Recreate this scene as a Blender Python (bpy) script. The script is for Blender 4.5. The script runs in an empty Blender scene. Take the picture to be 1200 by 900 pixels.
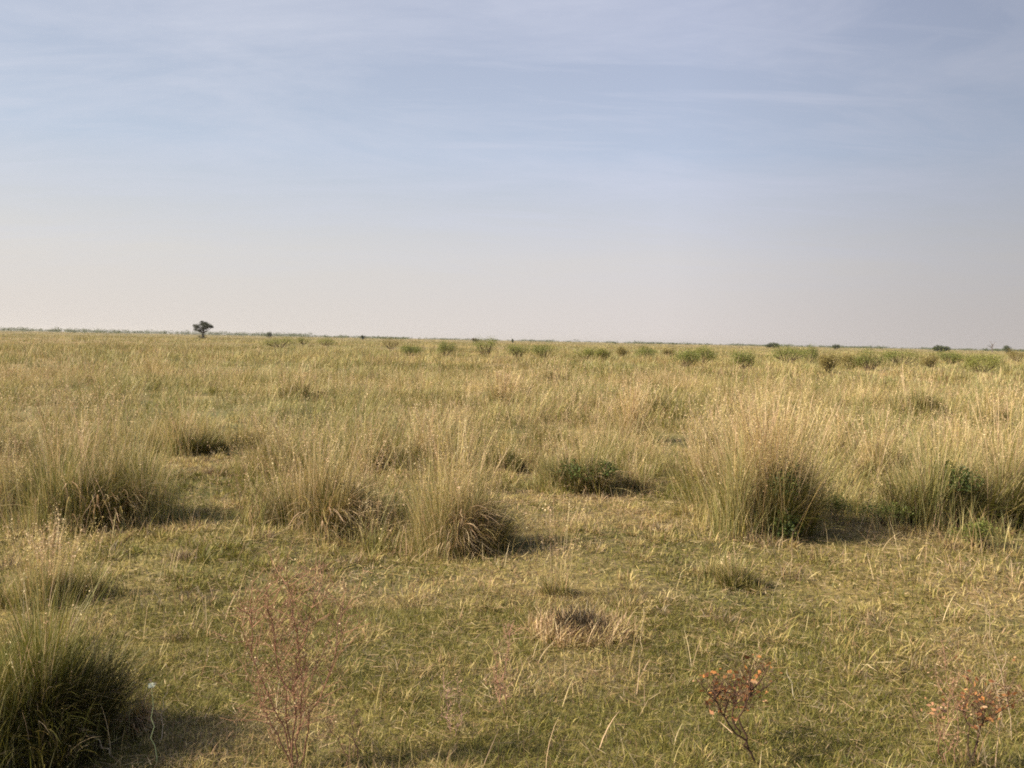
import bpy, math
import numpy as np
from mathutils import Matrix, Vector

rng = np.random.default_rng(11)
sc = bpy.context.scene
COL = sc.collection
R = math.radians

# ------------------------------------------------------------------ camera
CAM_H, F = 1.70, 1039.0           # photo is 1200 x 900
PITCH, ROLL = R(2.83), R(1.15)
CM = Matrix.Rotation(R(90) - PITCH, 3, 'X') @ Matrix.Rotation(ROLL, 3, 'Z')
CMn = np.array(CM)
cam_d = bpy.data.cameras.new('camera')
cam_d.sensor_width = 36; cam_d.lens = F / 1200 * 36
cam_d.clip_start = 0.05; cam_d.clip_end = 20000
cam = bpy.data.objects.new('camera', cam_d); COL.objects.link(cam)
cam.matrix_world = Matrix.Translation((0, 0, CAM_H)) @ CM.to_4x4()
sc.camera = cam


def ground_at(px, py):
    """ground point seen at a photo pixel"""
    d = CMn @ np.array([px - 600, 450 - py, -F])
    t = CAM_H / max(-d[2], 1e-3)
    return d[0] * t, d[1] * t


def to_px(x, y, z=0.0):
    v = np.stack([x, y, np.zeros_like(x) + z - CAM_H], -1) @ CMn
    w = np.maximum(-v[..., 2], 1e-3)
    return 600 + v[..., 0] / w * F, 450 - v[..., 1] / w * F


# ------------------------------------------------------------------ noise
_perm = np.random.default_rng(5).random((256, 256))


def vnoise(x, y, s, seed=0):
    x = np.asarray(x, float) / s + 17.3 * seed + 500; y = np.asarray(y, float) / s + 9.1 * seed + 500
    xi = np.floor(x).astype(int); yi = np.floor(y).astype(int)
    fx = x - xi; fy = y - yi
    fx = fx * fx * (3 - 2 * fx); fy = fy * fy * (3 - 2 * fy)
    g = lambda a, b: _perm[a % 256, b % 256]
    return (g(xi, yi) * (1 - fx) + g(xi + 1, yi) * fx) * (1 - fy) + (g(xi, yi + 1) * (1 - fx) + g(xi + 1, yi + 1) * fx) * fy


def fbm(x, y, s, seed=0):
    return (vnoise(x, y, s, seed) * .5 + vnoise(x, y, s * .47, seed + 3) * .3 + vnoise(x, y, s * .21, seed + 7) * .2)


def hgt(x, y):
    return 0.09 * (vnoise(x, y, 1.5, 2) - .5) + 0.035 * (vnoise(x, y, .62, 4) - .5)


# ------------------------------------------------------------------ mesh accumulation
class Acc:
    def __init__(self):
        self.v, self.c, self.l, self.s, self.n, self.nl = [], [], [], [], 0, 0

    def add(self, verts, cols, pattern, starts):
        """verts (N,M,3), cols (N,M,3), face pattern per element"""
        N, M = verts.shape[:2]
        if N == 0: return
        pattern = np.asarray(pattern); starts = np.asarray(starts)
        self.v.append(verts.reshape(-1, 3).astype(np.float32))
        self.c.append(np.broadcast_to(cols, verts.shape).reshape(-1, 3).astype(np.float32))
        off = self.n + np.arange(N)[:, None] * M
        self.l.append((off + pattern[None]).ravel())
        self.s.append((self.nl + np.arange(N)[:, None] * len(pattern) + starts[None]).ravel())
        self.n += N * M; self.nl += N * len(pattern)

    def build(self, name, mat, parent=None, smooth=False):
        me = bpy.data.meshes.new(name)
        v = np.concatenate(self.v); l = np.concatenate(self.l); s = np.concatenate(self.s); c = np.concatenate(self.c)
        me.vertices.add(len(v)); me.vertices.foreach_set('co', v.ravel())
        me.loops.add(len(l)); me.loops.foreach_set('vertex_index', l.astype(np.int32))
        me.polygons.add(len(s)); me.polygons.foreach_set('loop_start', s.astype(np.int32))
        me.update(calc_edges=True)
        a = me.color_attributes.new('tint', 'FLOAT_COLOR', 'POINT')
        a.data.foreach_set('color', np.concatenate([c, np.ones((len(c), 1), np.float32)], 1).ravel())
        if smooth:
            me.polygons.foreach_set('use_smooth', np.ones(len(s), bool))
        me.materials.append(mat)
        o = bpy.data.objects.new(name, me); COL.objects.link(o)
        if parent: o.parent = parent
        return o


def rand(a, b, n): return a + (b - a) * rng.random(n)


def blades(acc, x, y, z, az, th0, bend, L, w, col, K=3, prof=None, tipcol=None, twist=1.0):
    """ribbon blades that start at (x,y,z), lean th0 from vertical towards az and bend further by `bend` over their length L"""
    N = len(x)
    if N == 0: return
    th0, bend, L, w, az = [np.broadcast_to(a, N).astype(float) for a in (th0, bend, L, w, az)]
    s = np.linspace(0, 1, K + 1)
    ths = th0[:, None] + bend[:, None] * (s[None, :-1] + .5 / K) ** 1.4
    r = np.concatenate([np.zeros((N, 1)), np.cumsum(np.sin(ths), 1)], 1) * L[:, None] / K
    h = np.concatenate([np.zeros((N, 1)), np.cumsum(np.cos(ths), 1)], 1) * L[:, None] / K
    wob = rand(-.25, .25, (N, 1)) * s[None] ** 2 * L[:, None] * .5
    ca, sa = np.cos(az)[:, None], np.sin(az)[:, None]
    cx = x[:, None] + r * ca - wob * sa; cy = y[:, None] + r * sa + wob * ca
    cz = np.maximum(z[:, None] + h, z[:, None] - .02 + 0 * h)
    t = az + math.pi / 2 + rand(-1, 1, N) * twist
    sx, sy = np.cos(t)[:, None], np.sin(t)[:, None]; sz = rand(-.3, .3, (N, 1))
    pf = (1 - s ** 2 * .75) if prof is None else np.asarray(prof)
    hw = w[:, None] * .5 * pf[None, :K]
    V = np.empty((N, 2 * K + 1, 3))
    V[:, 0:2 * K:2, 0] = cx[:, :K] - sx * hw; V[:, 1:2 * K:2, 0] = cx[:, :K] + sx * hw
    V[:, 0:2 * K:2, 1] = cy[:, :K] - sy * hw; V[:, 1:2 * K:2, 1] = cy[:, :K] + sy * hw
    V[:, 0:2 * K:2, 2] = cz[:, :K] - sz * hw; V[:, 1:2 * K:2, 2] = cz[:, :K] + sz * hw
    V[:, 2 * K, 0] = cx[:, K]; V[:, 2 * K, 1] = cy[:, K]; V[:, 2 * K, 2] = cz[:, K]
    pat, st = [], []
    for i in range(K - 1):
        st.append(len(pat)); pat += [2 * i, 2 * i + 1, 2 * i + 3, 2 * i + 2]
    st.append(len(pat)); pat += [2 * K - 2, 2 * K - 1, 2 * K]
    C = np.repeat(col[:, None, :], 2 * K + 1, 1)
    if tipcol is not None:
        f = np.empty(2 * K + 1); f[0:2 * K:2] = s[:K]; f[1:2 * K:2] = s[:K]; f[2 * K] = 1
        f = np.clip(f * 1.6 - .7, 0, 1)[None, :, None]
        C = C * (1 - f) + tipcol[:, None, :] * f
    acc.add(V, C, pat, st)
    return cx, cy, cz


def leaves(acc, p, size, col, up=.35):
    """small folded leaf faces at points p"""
    N = len(p)
    a = rng.normal(size=(N, 3)); a[:, 2] *= .6; a /= np.linalg.norm(a, axis=1, keepdims=True)
    b = rng.normal(size=(N, 3)); b[:, 2] *= 1 - up; b -= (a * b).sum(1, keepdims=True) * a; b /= np.linalg.norm(b, axis=1, keepdims=True)
    n = np.cross(a, b)
    sz = np.broadcast_to(size, N)[:, None]
    V = np.stack([p - a * sz * .5, p + b * sz * .28 + n * sz * .1, p + a * sz * .5, p - b * sz * .28 + n * sz * .1], 1)
    acc.add(V, col[:, None, :] if col.ndim == 2 else col, [0, 1, 2, 3], [0])


def flecks(acc, path, per, size, col, spread):
    """fluffy seed flecks round the top of each stalk"""
    cx, cy, cz = path; n = len(cx); K = cx.shape[1] - 1
    i = np.repeat(np.arange(n), per); t_ = K - 1 + rng.random(len(i)) * .95 - (rng.random(len(i)) < .35) * .8 * (K > 5); k = np.floor(t_).astype(int); f = t_ - k
    p = np.stack([c[i, k] * (1 - f) + c[i, k + 1] * f for c in (cx, cy, cz)], 1) + rng.normal(0, 1, (len(i), 3)) * np.asarray(spread)
    leaves(acc, p, size * rand(.6, 1.4, len(i)), col[i] * rand(.8, 1.15, (len(i), 1)), -.2)


def tube(acc, pts, r0, r1, col, sides=5):
    pts = np.asarray(pts, float); K = len(pts)
    d = np.gradient(pts, axis=0); d /= np.linalg.norm(d, axis=1, keepdims=True) + 1e-9
    ref = np.array([0.3, 0.9, 0.1]); u = np.cross(d, ref); u /= np.linalg.norm(u, axis=1, keepdims=True) + 1e-9
    w = np.cross(d, u); rr = np.linspace(r0, r1, K)[:, None]
    ang = np.arange(sides) * 2 * math.pi / sides
    V = (pts[:, None] + rr[:, None] * (u[:, None] * np.cos(ang)[None, :, None] + w[:, None] * np.sin(ang)[None, :, None])).reshape(1, -1, 3)
    pat, st = [], []
    for i in range(K - 1):
        for j in range(sides):
            k = (j + 1) % sides
            st.append(len(pat)); pat += [i * sides + j, i * sides + k, (i + 1) * sides + k, (i + 1) * sides + j]
    acc.add(V, np.asarray(col)[None, None, :], pat, st)


# ------------------------------------------------------------------ materials
def blade_mat(name, trans=.27, rough=.55, sheen=.12):
    m = bpy.data.materials.new(name); m.use_nodes = True
    nt = m.node_tree; nt.nodes.clear(); N = nt.nodes.new; Lk = nt.links.new
    out = N('ShaderNodeOutputMaterial'); at = N('ShaderNodeAttribute'); at.attribute_name = 'tint'
    geo = N('ShaderNodeNewGeometry'); no = N('ShaderNodeTexNoise'); no.inputs['Scale'].default_value = 9; no.inputs['Detail'].default_value = 2
    Lk(geo.outputs['Position'], no.inputs['Vector'])
    mr = N('ShaderNodeMapRange'); mr.inputs[3].default_value = .78; mr.inputs[4].default_value = 1.22
    Lk(no.outputs['Fac'], mr.inputs[0])
    hs = N('ShaderNodeHueSaturation'); Lk(at.outputs['Color'], hs.inputs['Color']); Lk(mr.outputs[0], hs.inputs['Value'])
    df = N('ShaderNodeBsdfDiffuse'); tr = N('ShaderNodeBsdfTranslucent'); gl = N('ShaderNodeBsdfGlossy'); gl.inputs['Roughness'].default_value = rough
    gl.inputs['Color'].default_value = (.8, .78, .7, 1)
    Lk(hs.outputs[0], df.inputs['Color']); Lk(hs.outputs[0], tr.inputs['Color'])
    a = N('ShaderNodeMixShader'); a.inputs[0].default_value = trans; Lk(df.outputs[0], a.inputs[1]); Lk(tr.outputs[0], a.inputs[2])
    b = N('ShaderNodeMixShader'); b.inputs[0].default_value = sheen * .22; Lk(a.outputs[0], b.inputs[1]); Lk(gl.outputs[0], b.inputs[2])
    Lk(b.outputs[0], out.inputs['Surface'])
    return m


M_GRASS = blade_mat('grass_blades')
M_STRAW = blade_mat('dry_straw', .25, .5)
M_LEAF = blade_mat('shrub_leaves', .3, .5)
M_BARK = blade_mat('bark', 0.0, .8, .05)


def ground_mat():
    m = bpy.data.materials.new('soil_and_litter'); m.use_nodes = True
    nt = m.node_tree; N = nt.nodes.new; Lk = nt.links.new
    bs = nt.nodes['Principled BSDF']; bs.inputs['Roughness'].default_value = .95
    geo = N('ShaderNodeNewGeometry')

    def noise(scale, det, rough=.6):
        n = N('ShaderNodeTexNoise'); n.inputs['Scale'].default_value = scale; n.inputs['Detail'].default_value = det; n.inputs['Roughness'].default_value = rough
        Lk(geo.outputs['Position'], n.inputs['Vector']); return n
    n1 = noise(.5, 6); n2 = noise(14, 5, .7); n3 = noise(.02, 5)
    r1 = N('ShaderNodeValToRGB'); Lk(n1.outputs['Fac'], r1.inputs['Fac'])
    e = r1.color_ramp.elements
    e[0].position = .36; e[0].color = (.13, .115, .04, 1); e[1].position = .60; e[1].color = (.29, .205, .09, 1)
    r2 = N('ShaderNodeValToRGB'); Lk(n2.outputs['Fac'], r2.inputs['Fac'])
    e = r2.color_ramp.elements
    e[0].position = .34; e[0].color = (.42, .40, .36, 1); e[1].position = .66; e[1].color = (1.25, 1.2, 1.1, 1)
    mx = N('ShaderNodeMix'); mx.data_type = 'RGBA'; mx.blend_type = 'MULTIPLY'; mx.inputs[0].default_value = 1
    Lk(r1.outputs[0], mx.inputs[6]); Lk(r2.outputs[0], mx.inputs[7])
    r3 = N('ShaderNodeValToRGB'); Lk(n3.outputs['Fac'], r3.inputs['Fac'])
    e = r3.color_ramp.elements
    e[0].position = .4; e[0].color = (.8, .95, .75, 1); e[1].position = .6; e[1].color = (1.2, 1.08, .95, 1)
    m2 = N('ShaderNodeMix'); m2.data_type = 'RGBA'; m2.blend_type = 'MULTIPLY'; m2.inputs[0].default_value = 1
    Lk(mx.outputs[2], m2.inputs[6]); Lk(r3.outputs[0], m2.inputs[7]); Lk(m2.outputs[2], bs.inputs['Base Color'])
    bp = N('ShaderNodeBump'); bp.inputs['Strength'].default_value = .8; bp.inputs['Distance'].default_value = .03
    Lk(n2.outputs['Fac'], bp.inputs['Height']); Lk(bp.outputs[0], bs.inputs['Normal'])
    return m


# ------------------------------------------------------------------ ground
t = np.linspace(-1, 1, 421)
g = np.sign(t) * (np.abs(t) ** 3.2 * 5000 + np.abs(t) * 14)
gx, gy = np.meshgrid(g, g, indexing='ij')
gz = -.006 + hgt(gx, gy) * np.clip(1.6 - np.hypot(gx, gy) / 25, 0, 1)
me = bpy.data.meshes.new('ground'); n = len(g)
idx = np.arange(n * n).reshape(n, n)
q = np.stack([idx[:-1, :-1], idx[1:, :-1], idx[1:, 1:], idx[:-1, 1:]], -1).reshape(-1, 4)
me.vertices.add(n * n); me.vertices.foreach_set('co', np.stack([gx, gy, gz], -1).astype(np.float32).ravel())
me.loops.add(q.size); me.loops.foreach_set('vertex_index', q.ravel().astype(np.int32))
me.polygons.add(len(q)); me.polygons.foreach_set('loop_start', (np.arange(len(q)) * 4).astype(np.int32))
me.polygons.foreach_set('use_smooth', np.ones(len(q), bool))
me.update(calc_edges=True); me.materials.append(ground_mat())
go = bpy.data.objects.new('ground', me); COL.objects.link(go)
go['kind'] = 'structure'; go['label'] = 'flat olive and tan plain of soil and dry litter'


def gh(x, y):
    x = np.asarray(x, float); y = np.asarray(y, float)
    return hgt(x, y) * np.clip(1.6 - np.hypot(x, y) / 25, 0, 1)


def thing(name, label, cat, loc, group=None, rz=0.0, scale=1.0):
    o = bpy.data.objects.new(name, None); COL.objects.link(o)
    o.empty_display_size = .1
    o.location = loc; o.rotation_euler = (0, 0, rz)
    if scale != 1.0: o.scale = (scale,) * 3 if not isinstance(scale, tuple) else scale
    o['label'] = label; o['category'] = cat
    if group: o['group'] = group
    return o


# colour pools (linear base colours)
GREEN = np.array([[.145, .15, .028], [.19, .18, .034], [.11, .125, .026], [.23, .20, .042]])
OLIVE = np.array([[.28, .24, .065], [.33, .28, .08], [.22, .195, .05]])
STRAW = np.array([[.52, .41, .165], [.46, .355, .14], [.57, .47, .22], [.41, .31, .12]])
SAGE = np.array([[.27, .265, .105], [.33, .31, .135], [.22, .23, .085], [.37, .34, .16]])
PALE = np.array([[.70, .56, .34], [.66, .50, .30], [.68, .48, .32]])
PINK = np.array([[.41, .27, .15], [.35, .22, .12], [.46, .33, .19]])
DEAD = np.array([[.15, .11, .07], [.21, .16, .10], [.28, .22, .15]])


def pick(pools, weights, n, var=.16):
    """per-blade colours out of weighted pools; weights (n,k) or (k,)"""
    w = np.broadcast_to(np.asarray(weights, float), (n, len(pools)))
    cw = np.cumsum(w / w.sum(1, keepdims=True), 1)
    k = (rng.random(n)[:, None] > cw).sum(1).clip(0, len(pools) - 1)
    out = np.empty((n, 3))
    for i, p in enumerate(pools):
        m = k == i; c = p[rng.integers(0, len(p), m.sum())]
        out[m] = c
    return np.clip(out * (1 + rand(-var, var, (n, 1))), .01, .9)


# ------------------------------------------------------------------ tussocks
PLUME = [.4, .4, .4, .4, .4, .4, .4, .65, .55]


def tussock(px, py, top, width, label, green=.5, stalks=60, plume_h=None, skirt=0.0, n=2600, lean=.9, dark=0, seed=None, bw=.0042, hollow=False, loose=1.0, sw=1.0, leafy=0, shade=1.0, core=.66):
    """clump with its base at photo pixel (px,py), its leaf dome reaching pixel row `top`, `width` pixels wide"""
    x, y = ground_at(px, py); d = math.hypot(x, y); m = math.hypot(d, CAM_H) / F
    H = (py - top) * m * .96; Rw = width * m * .5; rb = Rw * .5
    bw = max(bw, .62 * m); n = int(n * 1.35)
    z0 = float(gh(x, y))
    root = thing('grass_tussock', label, 'grass tussock', (x, y, z0 - .01), 'grass tussocks on the plain')
    # dense core, self-shade darkened into its leaf colours, off centre and broken into locks
    a = Acc(); nl = 8; nc_ = int(n * .62)
    lx, ly, lh = (rng.normal(.12, .62, nl)) * Rw * .55, rng.normal(0, .5, nl) * Rw * .45, rand(.35, 1.15, nl)
    lb = rng.integers(0, nl, nc_); ph = rand(0, 6.283, nc_); rr = Rw * .22 * np.sqrt(rng.random(nc_))
    bx, by = lx[lb] + rr * np.cos(ph), ly[lb] + rr * np.sin(ph)
    lean_az = rand(0, 6.283, nl); la = rand(0, .35, nl)
    az = np.where(rng.random(nc_) < .45, lean_az[lb] + rng.normal(0, .5, nc_), np.arctan2(by, bx) + rng.normal(0, 1.1, nc_))
    th0 = np.abs(rng.normal(0, .28, nc_)) + la[lb] * lean; bend = rand(.2, 1.7, nc_) * lean
    L = H * core * rand(.45, 1.15, nc_) * lh[lb]
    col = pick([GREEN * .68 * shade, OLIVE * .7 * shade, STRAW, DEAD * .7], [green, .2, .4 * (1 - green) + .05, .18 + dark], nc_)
    if hollow:      # near flank opened up, near-black blades stand in for the shade inside
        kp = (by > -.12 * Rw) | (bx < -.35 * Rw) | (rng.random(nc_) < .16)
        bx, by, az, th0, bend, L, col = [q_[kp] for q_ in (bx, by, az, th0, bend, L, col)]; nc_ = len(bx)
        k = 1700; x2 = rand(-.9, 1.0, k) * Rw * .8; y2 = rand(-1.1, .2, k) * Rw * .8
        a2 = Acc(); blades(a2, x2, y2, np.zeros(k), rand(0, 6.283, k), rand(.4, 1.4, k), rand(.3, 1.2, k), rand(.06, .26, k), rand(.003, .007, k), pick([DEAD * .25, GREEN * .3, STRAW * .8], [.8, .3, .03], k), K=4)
        a2.build('shade_blades', M_STRAW, root)
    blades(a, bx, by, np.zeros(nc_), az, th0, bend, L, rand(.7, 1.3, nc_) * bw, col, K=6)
    # loose fine growth standing above and around it
    k = int(n * .8 * loose); ph = rand(0, 6.283, k); rr = Rw * .85 * np.abs(rng.normal(0, .62, k))
    lq = rng.integers(0, 6, k); qx, qy, qh = rng.normal(-.1, .35, 6) * Rw, rng.normal(.1, .3, 6) * Rw, rand(.55, 1.15, 6)
    bx, by = .6 * rr * np.cos(ph) + qx[lq], .6 * rr * np.sin(ph) + qy[lq]
    col = pick([GREEN, SAGE, STRAW, PALE], [green * (.4 if green < .9 else 1.6), .55, .55 * (1.3 - green), .12 + .3 * (1 - green)], k)
    blades(a, bx, by, np.zeros(k), ph + rng.normal(0, 1.2, k), np.abs(rng.normal(0, .16, k)), rand(0, .8, k), H * rand(.35, 1.15, k) * np.clip(1.15 - rr / Rw, .4, 1) * qh[lq], rand(.5, .95, k) * bw, col, K=5)
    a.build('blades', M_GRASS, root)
    if leafy:
        a = Acc(); k = leafy; c_ = rng.integers(0, 9, k); ux, uy, uz = rng.normal(.1, .3, 9) * Rw, rng.normal(-.1, .3, 9) * Rw, rand(.12, .62, 9) * H
        v = rng.normal(size=(k, 3)); v /= np.linalg.norm(v, axis=1, keepdims=True); v *= (rng.random(k) ** .4)[:, None] * np.array([.3 * Rw, .3 * Rw, .15 * H])
        p = v + np.stack([ux[c_], uy[c_], uz[c_]], 1); p[:, 2] = np.abs(p[:, 2])
        lc = np.array([[.075, .11, .03], [.10, .135, .035], [.06, .09, .03], [.15, .16, .05]])
        leaves(a, p, .030 * rand(.6, 1.4, k), lc[rng.integers(0, 4, k)]); a.build('leafy_shoots', M_LEAF, root)
    if skirt > 0:
        a = Acc(); k = int(n * skirt); ph = rng.normal(-.5, .75, k)
        rr = Rw * .5 * rand(.4, 1.15, k)
        blades(a, rr * np.cos(ph), rr * np.sin(ph), rand(.0, H * .35, k), ph + rng.normal(0, .3, k), rand(.5, 1.3, k), rand(.7, 1.7, k),
               rand(.35, .8, k) * min(H, Rw * 1.6), rand(.8, 1.5, k) * bw, pick([PINK, PALE, STRAW, DEAD], [.35, .25, .2, .4], k), K=5)
        a.build('dead_skirt', M_STRAW, root)
    if stalks:
        a = Acc(); PH = (plume_h or 1.3) * H; stalks = int(stalks * 2.6)
        rr = rb * np.abs(rng.normal(0, .7, stalks)); ph = rand(0, 2 * math.pi, stalks)
        c = pick([PALE, STRAW, PINK], [.4, .4, .2], stalks)
        path = blades(a, 1.3 * rr * np.cos(ph), 1.3 * rr * np.sin(ph), np.zeros(stalks), ph + rng.normal(0, 1.2, stalks), rr / rb * .2 + np.abs(rng.normal(0, .12, stalks)), rand(0, .35, stalks),
               PH * rand(.5, 1.1, stalks), rand(.8, 1.5, stalks) * bw * sw * .8, c, K=9, prof=PLUME)
        flecks(a, path, 9, max(.011, 1.25 * m), np.clip(c * 1.12, 0, .8), (bw * 1.6, bw * 1.6, .025))
        a.build('seed_stalks', M_STRAW, root)
    return root


TUSS = [
    # px, py, top, width, label, kwargs
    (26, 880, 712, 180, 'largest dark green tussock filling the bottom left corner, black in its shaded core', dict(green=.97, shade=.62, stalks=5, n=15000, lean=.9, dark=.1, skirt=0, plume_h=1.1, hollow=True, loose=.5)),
    (112, 612, 508, 170, 'broad green tussock with a dark hollow base at the left of the clearing', dict(green=.88, stalks=55, n=4400, skirt=.03, core=.8)),
    (372, 622, 520, 175, 'wide straw and olive tussock just left of the drooping one, shaded on its right foot', dict(green=.5, stalks=110, n=3600, skirt=.05, core=.72)),
    (532, 643, 512, 108, 'central straw tussock with drooping dead leaves and the blackest shadow on its right', dict(green=.5, stalks=100, n=3400, skirt=.16)),
    (898, 622, 506, 124, 'leafy tussock with a crown of pale straw stalks at the right of the clearing', dict(green=.85, stalks=420, n=3600, skirt=.0, plume_h=1.35, leafy=4200, core=.85)),
    (1098, 612, 520, 120, 'green tussock with brown heart behind the bright green herbs on the right', dict(green=.85, stalks=50, n=2800, skirt=.0, leafy=2600, core=.85)),
    (862, 684, 640, 84, 'low rounded green tuft standing alone in the short turf', dict(green=.75, stalks=8, n=1300)),
    (682, 574, 512, 112, 'dark brownish green tussock behind the middle of the clearing', dict(green=.85, dark=.25, stalks=50, n=3400, skirt=.02, core=.9, leafy=1400)),
    (742, 572, 536, 66, 'small brown tuft touching the right flank of the dark middle tussock', dict(green=.3, dark=.5, stalks=20, n=1300)),
    (590, 552, 505, 62, 'narrow green tussock peeping out behind the central drooping one', dict(green=.75, stalks=26, n=1300)),
    (436, 550, 500, 70, 'greyish brown tussock behind the gap left of centre', dict(green=.3, dark=.4, stalks=40, n=1500, skirt=.1)),
    (216, 530, 478, 92, 'dark footed green tussock behind the pocket of turf on the left', dict(green=.7, stalks=26, n=1700)),
    (290, 522, 484, 64, 'small grey green tussock right of the dark footed one', dict(green=.5, dark=.3, stalks=22, n=1200)),
    (6, 592, 530, 80, 'brown hearted tussock cut by the left edge', dict(green=.5, dark=.4, stalks=24, n=1500)),
    (1180, 612, 505, 110, 'tall green and straw tussock cut by the right edge', dict(green=.6, stalks=70, n=2400)),
    (1080, 490, 440, 68, 'round green tussock standing above the grass right of the pale stalks', dict(green=.75, stalks=14, n=1300, leafy=350)),
    (1168, 505, 468, 70, 'olive tussock near the right edge, behind the round green one', dict(green=.6, stalks=40, n=1300)),
    (842, 528, 486, 50, 'small green tussock left behind the pale straw crown', dict(green=.8, stalks=16, n=1000)),
    (935, 520, 482, 52, 'green tussock hidden among stalks behind the pale straw crown', dict(green=.75, stalks=30, n=1000)),
    (740, 516, 458, 44, 'slender cluster of pinkish straw stalks right of the middle', dict(green=.15, stalks=110, n=800)),
    (655, 700, 662, 44, 'thin upright straw tuft beside the dead brown clump', dict(green=.4, stalks=16, n=600, plume_h=3.2, sw=.95)),
    (152, 850, 800, 46, 'orange brown straw tuft at the edge of the big dark tussock', dict(green=.05, dark=.2, stalks=6, n=520, skirt=.5)),
    (1035, 560, 500, 90, 'dull brown tussock between the pale crown and the green one', dict(green=.25, dark=.5, stalks=60, n=1900)),
    (1004, 604, 585, 40, 'low yellow green tuft right of the pale straw crown', dict(green=.95, stalks=2, n=700)),
    (60, 700, 655, 120, 'loose olive tuft with thin straw stems above the big dark tussock', dict(green=.7, stalks=70, n=2600, plume_h=2.0)),
    (350, 470, 432, 66, 'olive tussock far back in the left grass', dict(green=.6, stalks=26, n=900)),
    (822, 575, 500, 34, 'thin cluster of pinkish stalks leaning left beside the pale straw crown', dict(green=.1, stalks=70, n=500, plume_h=1.2)),
    (1128, 560, 508, 44, 'small tussock with one tall pinkish stalk bundle between the two right hand ones', dict(green=.5, stalks=50, n=800)),
    (62, 560, 505, 84, 'grey green tussock behind the broad one at the left', dict(green=.6, stalks=30, n=1500)),
    (330, 548, 496, 70, 'olive tussock standing behind the wide straw and olive one', dict(green=.5, stalks=30, n=1300)),
    (500, 548, 492, 60, 'straw tussock just behind the central drooping one on its left', dict(green=.25, stalks=60, n=1200)),
    (760, 488, 448, 52, 'yellow green tussock behind the slender pinkish stalks', dict(green=.7, stalks=14, n=900)),
    (985, 545, 492, 56, 'reddish brown tussock right of the pale straw crown', dict(green=.15, dark=.5, stalks=40, n=1200)),
    (650, 450, 424, 60, 'brownish green tussock far back below the long pair of green shrubs', dict(green=.5, dark=.3, stalks=10, n=800)),
    (590, 480, 440, 54, 'yellow straw tussock far back behind the centre', dict(green=.2, stalks=60, n=900)),
]
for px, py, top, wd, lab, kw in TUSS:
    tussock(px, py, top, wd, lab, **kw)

# ------------------------------------------------------------------ the edge of the tall grass, seen in photo pixels
BX = [-900, -300, 0, 50, 110, 190, 205, 240, 280, 310, 430, 470, 560, 590, 640, 700, 760, 800, 830, 950, 1000, 1060, 1200, 1500, 2200]
BY = [640, 640, 640, 625, 605, 590, 545, 550, 590, 625, 635, 640, 640, 575, 572, 585, 572, 590, 625, 622, 612, 612, 612, 620, 640]
POCK = [(225, 545, 70, 14), (640, 590, 60, 22), (590, 562, 34, 10), (440, 560, 34, 9), (700, 586, 70, 12), (295, 532, 36, 7), (60, 622, 90, 16)]


def tallness(x, y):
    """0 in the grazed clearing, 1 in the tall grass"""
    px, py = to_px(x, y)
    b = np.interp(px, BX, BY) + (fbm(x, y, .9, 6) - .5) * 46
    v = np.clip((b - py) / 26 + .5, 0, 1)
    for cx, cy, rx, ry in POCK:
        q = ((px - cx) / rx) ** 2 + ((py - cy) / ry) ** 2
        v = np.minimum(v, np.clip((q - .8) * 1.4, 0, 1))
    return np.where(y < 2.5, 0, v)


def wedge(n, d0, d1, half=R(40)):
    if d1 < 7: n, half = int(n * 1.35), R(54)
    r = np.sqrt(rand(d0 ** 2, d1 ** 2, n)); a = rand(-half, half, n)
    return r * np.sin(a), r * np.cos(a) - .6


# keep the stuff off the tussock bases
TB = np.array([ground_at(t[0], t[1]) for t in TUSS]); TR = np.array([t[3] * .5 * math.hypot(*ground_at(t[0], t[1])) / F for t in TUSS]) * np.array([2.0 if t[5].get('leafy') else 1.0 for t in TUSS])


def clear_of(x, y, k=.5, front=1.6):
    ok = np.ones(len(x), bool)
    for (tx, ty), tr in zip(TB, TR):
        dy = (y - ty); dy = np.where(dy < 0, dy / front, dy)
        ok &= np.hypot(x - tx, dy) > tr * k
    return ok


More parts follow.
